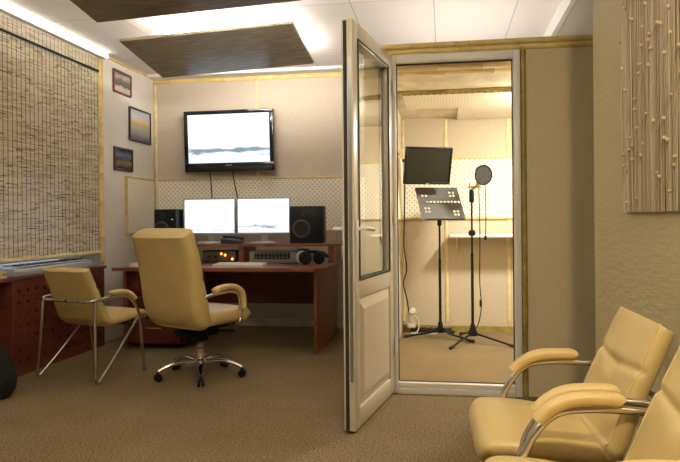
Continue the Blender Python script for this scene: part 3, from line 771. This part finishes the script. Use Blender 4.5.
# ------------------------------------------------------------------ swivel chair
CH = Vector((-1.690, 4.315, 0.0))
t = thing('office_chair', 'high-backed cream leather swivel chair in front of the desk', 'swivel chair', CH, R(-27))
def back_slab():
    path = spline([(0, -.150, .408), (0, -.192, .445), (0, -.222, .55), (0, -.25, .70), (0, -.285, .87), (0, -.322, .982), (0, -.334, 1.008)], 5)
    n = len(path); W, Tt = [], []
    for i in range(n):
        u = i / (n - 1)
        wv = .525 + .035 * math.sin(math.pi * min(1, u * 1.1)) + .022 * u
        end = min(1, (1 - u) / .07 + .05); st_ = min(1, u / .05 + .3)
        k = math.sqrt(max(0.02, 1 - (1 - end) ** 2))
        W.append((wv - .02 * (u > .9) * (u - .9) / .1) * (.93 + .07 * k)); Tt.append(.125 * k * (.6 + .4 * st_) * (1 + .15 * math.exp(-((u - .3) / .15) ** 2)))
    def mod(i, x, y, sa):
        u = i / (n - 1)
        if y > 0:
            for s0, w0 in ((.50, .02), (.72, .02)):
                y -= .014 * math.exp(-((u - s0) / w0) ** 2) * (1 - .3 * abs(x))
        return y
    m_ = MB().rings(slab_rings(path, W, Tt, p=5, n=40, lat=Vector((-1, 0, 0)), mod=mod)); return m_
back_slab().build('backrest', 'leather', t, angle=60)
path = spline([(0, -.22, .425), (0, -.10, .425), (0, .05, .428), (0, .16, .432), (0, .23, .422), (0, .246, .405)], 4)
n = len(path)
MB().rings(slab_rings(path, [.50 * (.92 + .08 * math.sin(math.pi * min(1, .15 + .85 * i / (n - 1)))) for i in range(n)], [.11] * (n - 4) + [.105, .092, .07, .04], p=4.5, n=36)).build('seat', 'leather', t, angle=60)
box('seat_pan', (-.19, -.17, .352), (.19, .16, .372), 'black', t, .006)
mech = MB(); mech.box((-.085, -.13, .285), (.085, .10, .3515), .012); mech.box((-.055, -.10, .245), (.055, .03, .284), .012); mech.box((-.05, -.20, .315), (.05, -.12, .345), .008); mech.build('tilt_mechanism', 'black', t)
MB().tube([(.07, .02, .325), (.19, .04, .328), (.27, .05, .335)], [.007, .007, .010], 8).build('lever', 'black', t)
MB().lathe([(.030, .115), (.030, .20), (.022, .205), (.022, .244)], (0, 0, 0), 18).build('gas_column', 'chrome', t)
MB().lathe([(.045, .085), (.052, .092), (.052, .118), (.034, .130)], (0, 0, 0), 20).build('hub', 'chrome', t)
for k_ in range(5):
    a = R(-68.5 + 27 + 72 * k_); d = Vector((math.cos(a), math.sin(a), 0)); lt = Vector((-d.y, d.x, 0))
    pth = spline([d * .045 + Vector((0, 0, .104)), d * .15 + Vector((0, 0, .112)), d * .22 + Vector((0, 0, .100)), d * .295 + Vector((0, 0, .068))], 4)
    MB().rings(slab_rings(pth, [.052 - .018 * i / 12 for i in range(13)], [.032 - .006 * i / 12 for i in range(13)], p=3, n=16, lat=lt)).build('base_arm', 'chrome', t)
    cs = MB(); c0 = d * .295
    mrot = Matrix((lt, Vector((0, 0, 1)), d)).transposed()
    for sg in (-1, 1):
        cs.lathe([(.006, -.009), (.024, -.009), (.0265, -.004), (.0265, .004), (.024, .009), (.006, .009)], c0 + lt * (.014 * sg) + Vector((0, 0, .0268)), 16, Matrix((d, Vector((0, 0, 1)), lt)).transposed())
    cs.tube([c0 + Vector((0, 0, .030)), c0 + Vector((0, 0, .068))], .009, 8)
    cs.build('caster', 'black', t)
for sx in (-1, 1):
    x = sx * .275
    mt = MB().tube(spline([(sx * .235, -.205, .575), (x, -.195, .585), (x, -.13, .597), (x, .0, .607), (x, .065, .600), (x, .108, .575), (x, .122, .50), (x, .115, .42), (x, .105, .385), (sx * .225, .10, .362), (sx * .185, .10, .362)], 5), .0125, 10)
    mt.build('arm_frame', 'chrome', t)
    pth = spline([(x, -.125, .615), (x, -.08, .632), (x, .0, .640), (x, .07, .630), (x, .125, .592), (x, .140, .53), (x, .132, .47)], 4); n = len(pth)
    MB().rings(slab_rings(pth, [.030] + [.056] * (n - 2) + [.034], [.018] + [.036] * (n - 2) + [.020], p=3, n=20)).build('arm_pad', 'pad', t, angle=60)

# ------------------------------------------------------------------ visitor chairs
def visitor_chair(label):
    t = thing('visitor_chair', label, 'chair', (0, 0, 0), 0, 'cream leather visitor chairs with chrome frames')
    # seat shell: seat and backrest meet in a tight bend
    sp_ = spline([(0, .252, .366), (0, .252, .392), (0, .228, .412), (0, .13, .410), (0, .02, .398), (0, -.05, .390), (0, -.095, .388)], 5); n = len(sp_)
    W = [.445 + .055 * min(1, i / 8) for i in range(n)]; W = [w_ - .065 * max(0, (i - n * .5) / (n * .5)) for i, w_ in enumerate(W)]
    Tt = [.030, .045, .056, .064] + [.066] * (n - 6) + [.055, .040]
    MB().rings(slab_rings(sp_, W, Tt, p=5, n=40)).build('seat', 'leather', t, angle=60)
    bp_ = spline([(0, -.075, .395), (0, -.107, .420), (0, -.130, .47), (0, -.170, .57), (0, -.211, .66), (0, -.249, .745), (0, -.255, .758)], 12); n = len(bp_)
    W = [.475 - .075 * i / (n - 1) for i in range(n)]
    Tt = []
    for i in range(n):
        u = i / (n - 1); k = math.sqrt(max(.04, 1 - max(0, (u - .93) / .07) ** 2)); Tt.append(.062 * k * min(1, .7 + u * 4))
        W[i] *= .95 + .05 * k
    def mod(i, x, y, sa):
        u = i / (n - 1)
        if y > 0:
            y -= .008 * math.exp(-((u - .61 + .035 * (1 - abs(x))) / .020) ** 2)
            y -= .012 * math.exp(-((u - .565) / .05) ** 2 - (x / .20) ** 2)
            y += .008 * math.sin(math.pi * u) * (1 - x * x)
        return y
    rg_ = slab_rings(bp_, W, Tt, p=5, n=56, lat=Vector((-1, 0, 0)), mod=mod)
    bk_ = MB().rings(rg_).build('backrest', 'leather', t, angle=60)
    for k in (2, 26): MB().tube([r_[k] for r_ in rg_[6:-1]], .0030, 6).build('piping', 'pad', bk_)
    for sx in (-1, 1):
        x = sx * .252
        # rear bar -> arm -> front leg
        fr_ = MB().tube(spline([(x * .80, -.262, .548), (x, -.235, .555), (x, -.10, .566), (x, .0, .566), (x, .075, .550), (x, .132, .49), (x, .165, .41), (x, .182, .30), (x * .97, .225, .006)], 6), .0115, 10)
        fr_.build('arm_tube', 'chrome', t)
        rl = MB().tube(spline([(x, -.232, .548), (x * 1.01, -.240, .40), (x * 1.09, -.258, .10), (x * 1.11, -.262, .030), (x * 1.11, -.245, .0125), (x * 1.10, -.215, .035), (x * 1.06, -.10, .135), (x * 1.0, .07, .300), (x, .160, .400)], 6), .0105, 10)
        rl.build('rear_leg', 'chrome', t)
        pth = spline([(x, -.092, .587), (x, -.080, .593), (x, -.02, .594), (x, .035, .588), (x, .080, .568), (x, .112, .540), (x, .120, .530)], 5); m2 = len(pth)
        MB().rings(slab_rings(pth, [.030] + [.052] * (m2 - 2) + [.036], [.016] + [.036] * (m2 - 2) + [.020], p=3, n=20)).build('arm_pad', 'pad', t, angle=60)
        MB().lathe([(.014, 0), (.014, .006)], (x * .97, .226, 0), 12).build('foot_glide', 'black', t)
    MB().tube(spline([(-.2016, -.262, .548), (-.17, -.254, .545), (0, -.246, .543), (.17, -.254, .545), (.2016, -.262, .548)], 5), .0105, 10).build('back_bar', 'chrome', t)
    for x in (-.12, 0, .12): MB().ball((x, -.256, .544), .008, 8, 5).build('bolt', 'black', t)
    sb_ = MB().box((-.25, .10, .346), (.25, .122, .362), .003).build('seat_rail', 'black_matte', t)
    return t
vc = visitor_chair('cream leather visitor chair with chrome legs beside the radiator cover')
vc.location = (-2.470, 4.300, 0.0015); vc.rotation_euler = (0, 0, R(-17))
v2 = copy_tree(vc); v2['label'] = 'cream leather visitor chair at the right wall, whole seat and both arms in view'
v2.location = (.365, 2.165, 0.0015); v2.rotation_euler = (0, 0, R(91.5))
v3 = copy_tree(vc); v3['label'] = 'cream leather visitor chair cut off by the bottom right corner of the photo'
v3.location = (.368, 1.572, 0.0015); v3.rotation_euler = (0, 0, R(91))

# ------------------------------------------------------------------ wall hanging on the partition
ya, yb, z0, z1 = 2.80, 1.75, 1.10, 2.30
cx_, cy_ = along((ya + yb) / 2), (ya + yb) / 2
t = thing('wall_hanging', 'wall hanging of pale vertical strands strung with beads on the right wall', 'wall art', (cx_, cy_, z0), R(4.0))
hw = (ya - yb) / 2
box('backing_panel', (-.014, -hw, 0), (-.002, hw, z1 - z0), 'art_back', t)
sm = MB(); bm_ = MB(); rnd = random.Random(11); y = -hw + .006
while y < hw - .004:
    x = -.019; rr = rnd.uniform(.0030, .0055); ph = rnd.uniform(0, 6); amp = rnd.uniform(0, .007)
    H_ = z1 - z0
    sm.tube([(x, y + amp * math.sin(ph + 5 * q / 10), H_ * q / 10) for q in range(11)], rr, 6)
    for _ in range(rnd.choice((1, 1, 2, 2, 3, 4))):
        zz = rnd.uniform(.02, H_ - .02)
        bm_.ball((x - .008, y + amp * math.sin(ph + 5 * zz / H_), zz), (.0075, .006, .008), 8, 5)
    y += rnd.uniform(.012, .019)
o = sm.build('strands', 'strand', t); o['kind'] = 'stuff'
o = bm_.build('beads', 'bead', t); o['kind'] = 'stuff'

# ------------------------------------------------------------------ inside the booth
M['lamp_glow'] = mat('lit_diffuser', (.9, .85, .7), .5, emit=(1.0, 0.935, 0.80), est=BOOTH_STRENGTH)
t = thing('ceiling_lamp', 'glowing ceiling lamp inside the recording booth, half behind the door frame', 'lamp', (.86, 5.22, BC - .0265))
MB().lathe([(.13, 0), (.13, -.05), (.125, -.054)], (0, 0, 0), 28).build('rim', 'white', t)
MB().lathe([(.122, -.0545), (.115, -.085), (.08, -.105), (.01, -.112)], (0, 0, 0), 28).build('diffuser', 'lamp_glow', t)

t = thing('screen_monitor', 'black switched-off monitor tilted on a wall arm inside the booth', 'monitor', (-.140, 5.72, 1.545))
t.rotation_euler = (R(14), 0, R(24)); 
disp(t, .425, .325, .012, 'black', 'glass_screen', .035, .006)
box('badge', (-.012, -.0155, -.1605), (.012, -.0142, -.153), 'silver', t)
arm = MB(); arm.tube([(-.02, .036, 0), (-.08, .10, .01), (-.205, .09, .03)], .015, 8); arm.box((-.05, .0355, -.05), (.05, .045, .05)); arm.build('wall_arm', 'black', t)

t = thing('music_stand', 'grey perforated music stand on a black tripod inside the booth', 'music stand', (-.05, 5.93, 0.0))
pl = bpy.data.objects.new('desk_plate', None); C.objects.link(pl); pl.parent = t; pl.location = (.008, -.055, 1.220); pl.rotation_euler = (R(-35), 0, R(21))
def holed_plate(w_, h_, th_, holes, nx, nz, m, parent, name):
    """plate in XZ built cell by cell, cells in `holes` get a round opening"""
    m_ = MB(); N = 12
    for i in range(nx):
        for j in range(nz):
            a, b, c, d = -w_ / 2 + w_ * i / nx, -w_ / 2 + w_ * (i + 1) / nx, -h_ / 2 + h_ * j / nz, -h_ / 2 + h_ * (j + 1) / nz
            o_, q_ = [], []
            r_ = min(b - a, d - c) * .40
            for k in range(N):
                an = 2 * math.pi * (k + .5) / N; u, v = math.cos(an), math.sin(an); s_ = 1 / max(abs(u), abs(v))
                o_.append(((a + b) / 2 + u * s_ * (b - a) / 2, (c + d) / 2 + v * s_ * (d - c) / 2)); q_.append(((a + b) / 2 + u * r_, (c + d) / 2 + v * r_))
            if (i, j) in holes:
                m_.rings([[(p[0], 0, p[1]) for p in o_], [(p[0], 0, p[1]) for p in q_], [(p[0], th_, p[1]) for p in q_], [(p[0], th_, p[1]) for p in o_]], cap=False)
            else:
                m_.add([(a, 0, c), (b, 0, c), (b, 0, d), (a, 0, d)], [(0, 1, 2, 3)]); m_.add([(a, th_, c), (b, th_, c), (b, th_, d), (a, th_, d)], [(3, 2, 1, 0)])
    m_.box((-w_ / 2 - .002, -.001, -h_ / 2 - .004), (w_ / 2 + .002, th_ + .001, -h_ / 2)); m_.box((-w_ / 2 - .002, -.001, h_ / 2), (w_ / 2 + .002, th_ + .001, h_ / 2 + .004))
    m_.box((-w_ / 2 - .004, -.001, -h_ / 2), (-w_ / 2, th_ + .001, h_ / 2)); m_.box((w_ / 2, -.001, -h_ / 2), (w_ / 2 + .004, th_ + .001, h_ / 2))
    return m_.build(name, m, parent, smooth=False)
HO = {(i, 5) for i in range(2, 12)} | {(i, j) for i in (9, 10) for j in (1, 2, 7, 8)} | {(i, j) for i in (1, 2) for j in (2, 3, 7)}
holed_plate(.395, .35, .003, HO, 12, 10, 'stand_grey', pl, 'perforated_sheet')
MB().box((-.182, -.022, -.1805), (.182, .002, -.1767)).build('lip', 'stand_grey', pl)
MB().box((-.172, -.002, .0), (.172, -.0005, .006)).build('fold_seam', 'black', pl)
MB().tube([(0, 0, .075), (0, 0, .72)], .0125, 12).tube([(0, 0, .72), (0, 0, 1.16)], .009, 12).build('pole', 'black', t)
MB().lathe([(.017, 0), (.020, .01), (.020, .10), (.015, .12)], (0, 0, 1.02), 14).build('clamp', 'black', t)
MB().tube([(0, 0, 1.13), (0, -.045, 1.205)], .010, 8).build('tilt_joint', 'black', t)
MB().lathe([(.018, 0), (.022, .01), (.022, .085), (.015, .10)], (0, 0, .055), 14).build('leg_collar', 'black', t)
for a in (180, 330, 68):
    d = Vector((math.cos(R(a)), math.sin(R(a)), 0))
    lg = MB().tube([d * .018 + Vector((0, 0, .10)), d * .09 + Vector((0, 0, .055)), d * .31 + Vector((0, 0, .016))], .009, 8)
    o = lg.build('leg', 'black', t); MB().tube([d * .29 + Vector((0, 0, .019)), d * .335 + Vector((0, 0, .0145))], .0135, 8).build('rubber_foot', 'rubber', o)

t = thing('microphone_stand', 'black tripod microphone stand right of the music stand', 'microphone stand', (.230, 5.77, 0))
MB().tube([(0, 0, .06), (0, 0, .78)], .0125, 12).tube([(0, 0, .78), (0, 0, 1.30)], .0085, 12).build('pole', 'black', t)
MB().lathe([(.014, 0), (.030, .008), (.030, .04), (.014, .055)], (0, 0, .93), 14).build('clutch', 'black', t)
MB().lathe([(.015, 0), (.022, .01), (.022, .10), (.012, .115)], (0, 0, 1.22), 14).build('mount_grip', 'black', t)
MB().lathe([(.042, 0), (.045, .012), (.022, .075), (.017, .10)], (0, 0, .065), 16).build('leg_collar', 'black', t)
for a in (-121, -30, 105):
    d = Vector((math.cos(R(a)), math.sin(R(a)), 0))
    o = MB().tube([d * .02 + Vector((0, 0, .085)), d * .36 + Vector((0, 0, .018))], .0085, 8).build('leg', 'black', t)
    MB().tube([d * .335 + Vector((0, 0, .0225)), d * .385 + Vector((0, 0, .0145))], .0135, 8).build('rubber_foot', 'rubber', o)
MB().tube([(0, 0, 1.335), (.045, -.01, 1.36)], .010, 8).tube([(-.03, 0, 1.355), (.05, -.004, 1.365)], .007, 8).tube([(-.018, 0, 1.33), (-.018, 0, 1.40)], .006, 8).build('shock_mount', 'gold', t)

t = thing('microphone', 'beige studio microphone hidden partly behind the pop filter', 'microphone', (.293, 5.778, 1.345))
MB().lathe([(.004, 0), (.022, .004), (.024, .06), (.024, .10)], (0, 0, 0), 18).build('body', 'gold', t)
MB().lathe([(.026, .1005), (.028, .12), (.028, .165), (.020, .185), (.004, .19)], (0, 0, 0), 18).build('grille', 'gold', t)
MB().tube(spline([(0, 0, -.001), (.0, -.01, -.06), (.005, -.015, -.40), (.0, -.01, -.80), (.012, .0, -1.02), (-.01, .02, -1.17), (-.045, .03, -1.24)], 6), .0045, 8).build('cable', 'black', t)
MB().lathe([(.010, 0), (.011, .012), (.011, .05), (.005, .062)], (.007, -.004, -1.03), 10).build('plug', 'black', t)

t = thing('pop_filter', 'round grey mesh pop filter on a thin gooseneck before the microphone', 'pop filter', (.326, 5.65, 1.452))
rf = Matrix.Rotation(R(90), 3, 'X') @ Matrix.Rotation(R(-12), 3, 'Y')
hoop = MB(); rg = []
for i in range(28):
    a = 2 * math.pi * i / 28; c = rf @ Vector((.070 * math.cos(a), .082 * math.sin(a), 0)); o_ = rf @ Vector((math.cos(a), math.sin(a), 0)); n_ = rf @ Vector((0, 0, 1))
    rg.append([c + (o_ * math.cos(b) + n_ * math.sin(b)) * .006 for b in [2 * math.pi * q / 8 for q in range(8)]])
hoop.rings(rg, close=True).build('hoop', 'black', t)
M['mesh_cloth'] = noise_mat('grey_mesh_cloth', (.028, .028, .026), (.06, .06, .055), 160, rough=.8, detail=1)
MB().rings([[rf @ Vector((r_ * .070 / .07 * math.cos(2 * math.pi * i / 28), r_ * 1.17 * math.sin(2 * math.pi * i / 28), zz)) for i in range(28)] for r_, zz in ((.0665, -.002), (.0665, .002))]).build('mesh', 'mesh_cloth', t)
MB().tube(spline([(.012, 0, -.083), (.015, .004, -.16), (.018, .01, -.32), (.014, .02, -.52), (.010, .025, -.535)], 6), .0042, 8).build('gooseneck', 'black', t)
MB().lathe([(.006, 0), (.011, .006), (.011, .035), (.005, .04)], (.013, .022, -.555), 10).build('clamp_end', 'black', t)

t = thing('wall_shelf', 'white shelf on the booth back wall behind the microphone stand', 'shelf', (.36, BB - .012, .912))
box('board', (-.32, -.26, 0), (.42, 0, .022), 'paper', t, .002)
box('front_strip', (-.32, -.268, -.006), (.42, -.2605, .002), 'edge_wood', t)
br = MB()
for x in (-.26, .36): br.prism([(0, -.002), (-.20, -.002), (0, -.16)], x, x + .015, 'x')
br.build('bracket', 'bamboo_pale', t)

t = thing('power_strip', 'white plug adapter on a black power strip at the booth wall foot', 'power strip', (-.305, 6.285, .001), 0)
box('strip', (-.03, -.03, 0), (.36, .03, .04), 'black_matte', t, .005)
sk = MB()
for i in range(5): sk.lathe([(.018, .0402), (.018, .044), (.015, .042)], (.07 + i * .06, 0, 0), 12)
sk.build('socket', 'grey', t)
MB().box((-.06, -.055, .041), (.02, .015, .085), .010).box((-.045, -.045, .0855), (.005, .0, .19), .008, rot=(0, R(-12), 0)).build('adapter', 'white', t)
MB().lathe([(.004, 0), (.034, .003), (.036, .03), (.028, .045), (.004, .05)], (-.01, -.03, .195), 16, Matrix.Rotation(R(70), 3, 'X')).build('plug', 'white', t)
MB().tube(spline([(-.02, -.05, .19), (.05, -.08, .12), (.04, -.10, .02), (-.02, -.12, .006), (.10, -.16, .006), (.22, -.12, .006)], 6), .005, 8).build('cable', 'white', t)
t = tag(MB().tube(spline([(-.365, 6.05, 1.40), (-.375, 6.10, 1.10), (-.385, 6.16, .82), (-.36, 6.14, .62), (-.39, 6.13, .48), (-.36, 6.11, .34), (-.345, 6.13, .22)], 8), .006, 8).build('hanging_cable', 'black'), 'black cable hanging down the booth wall from the dark monitor', 'cable')
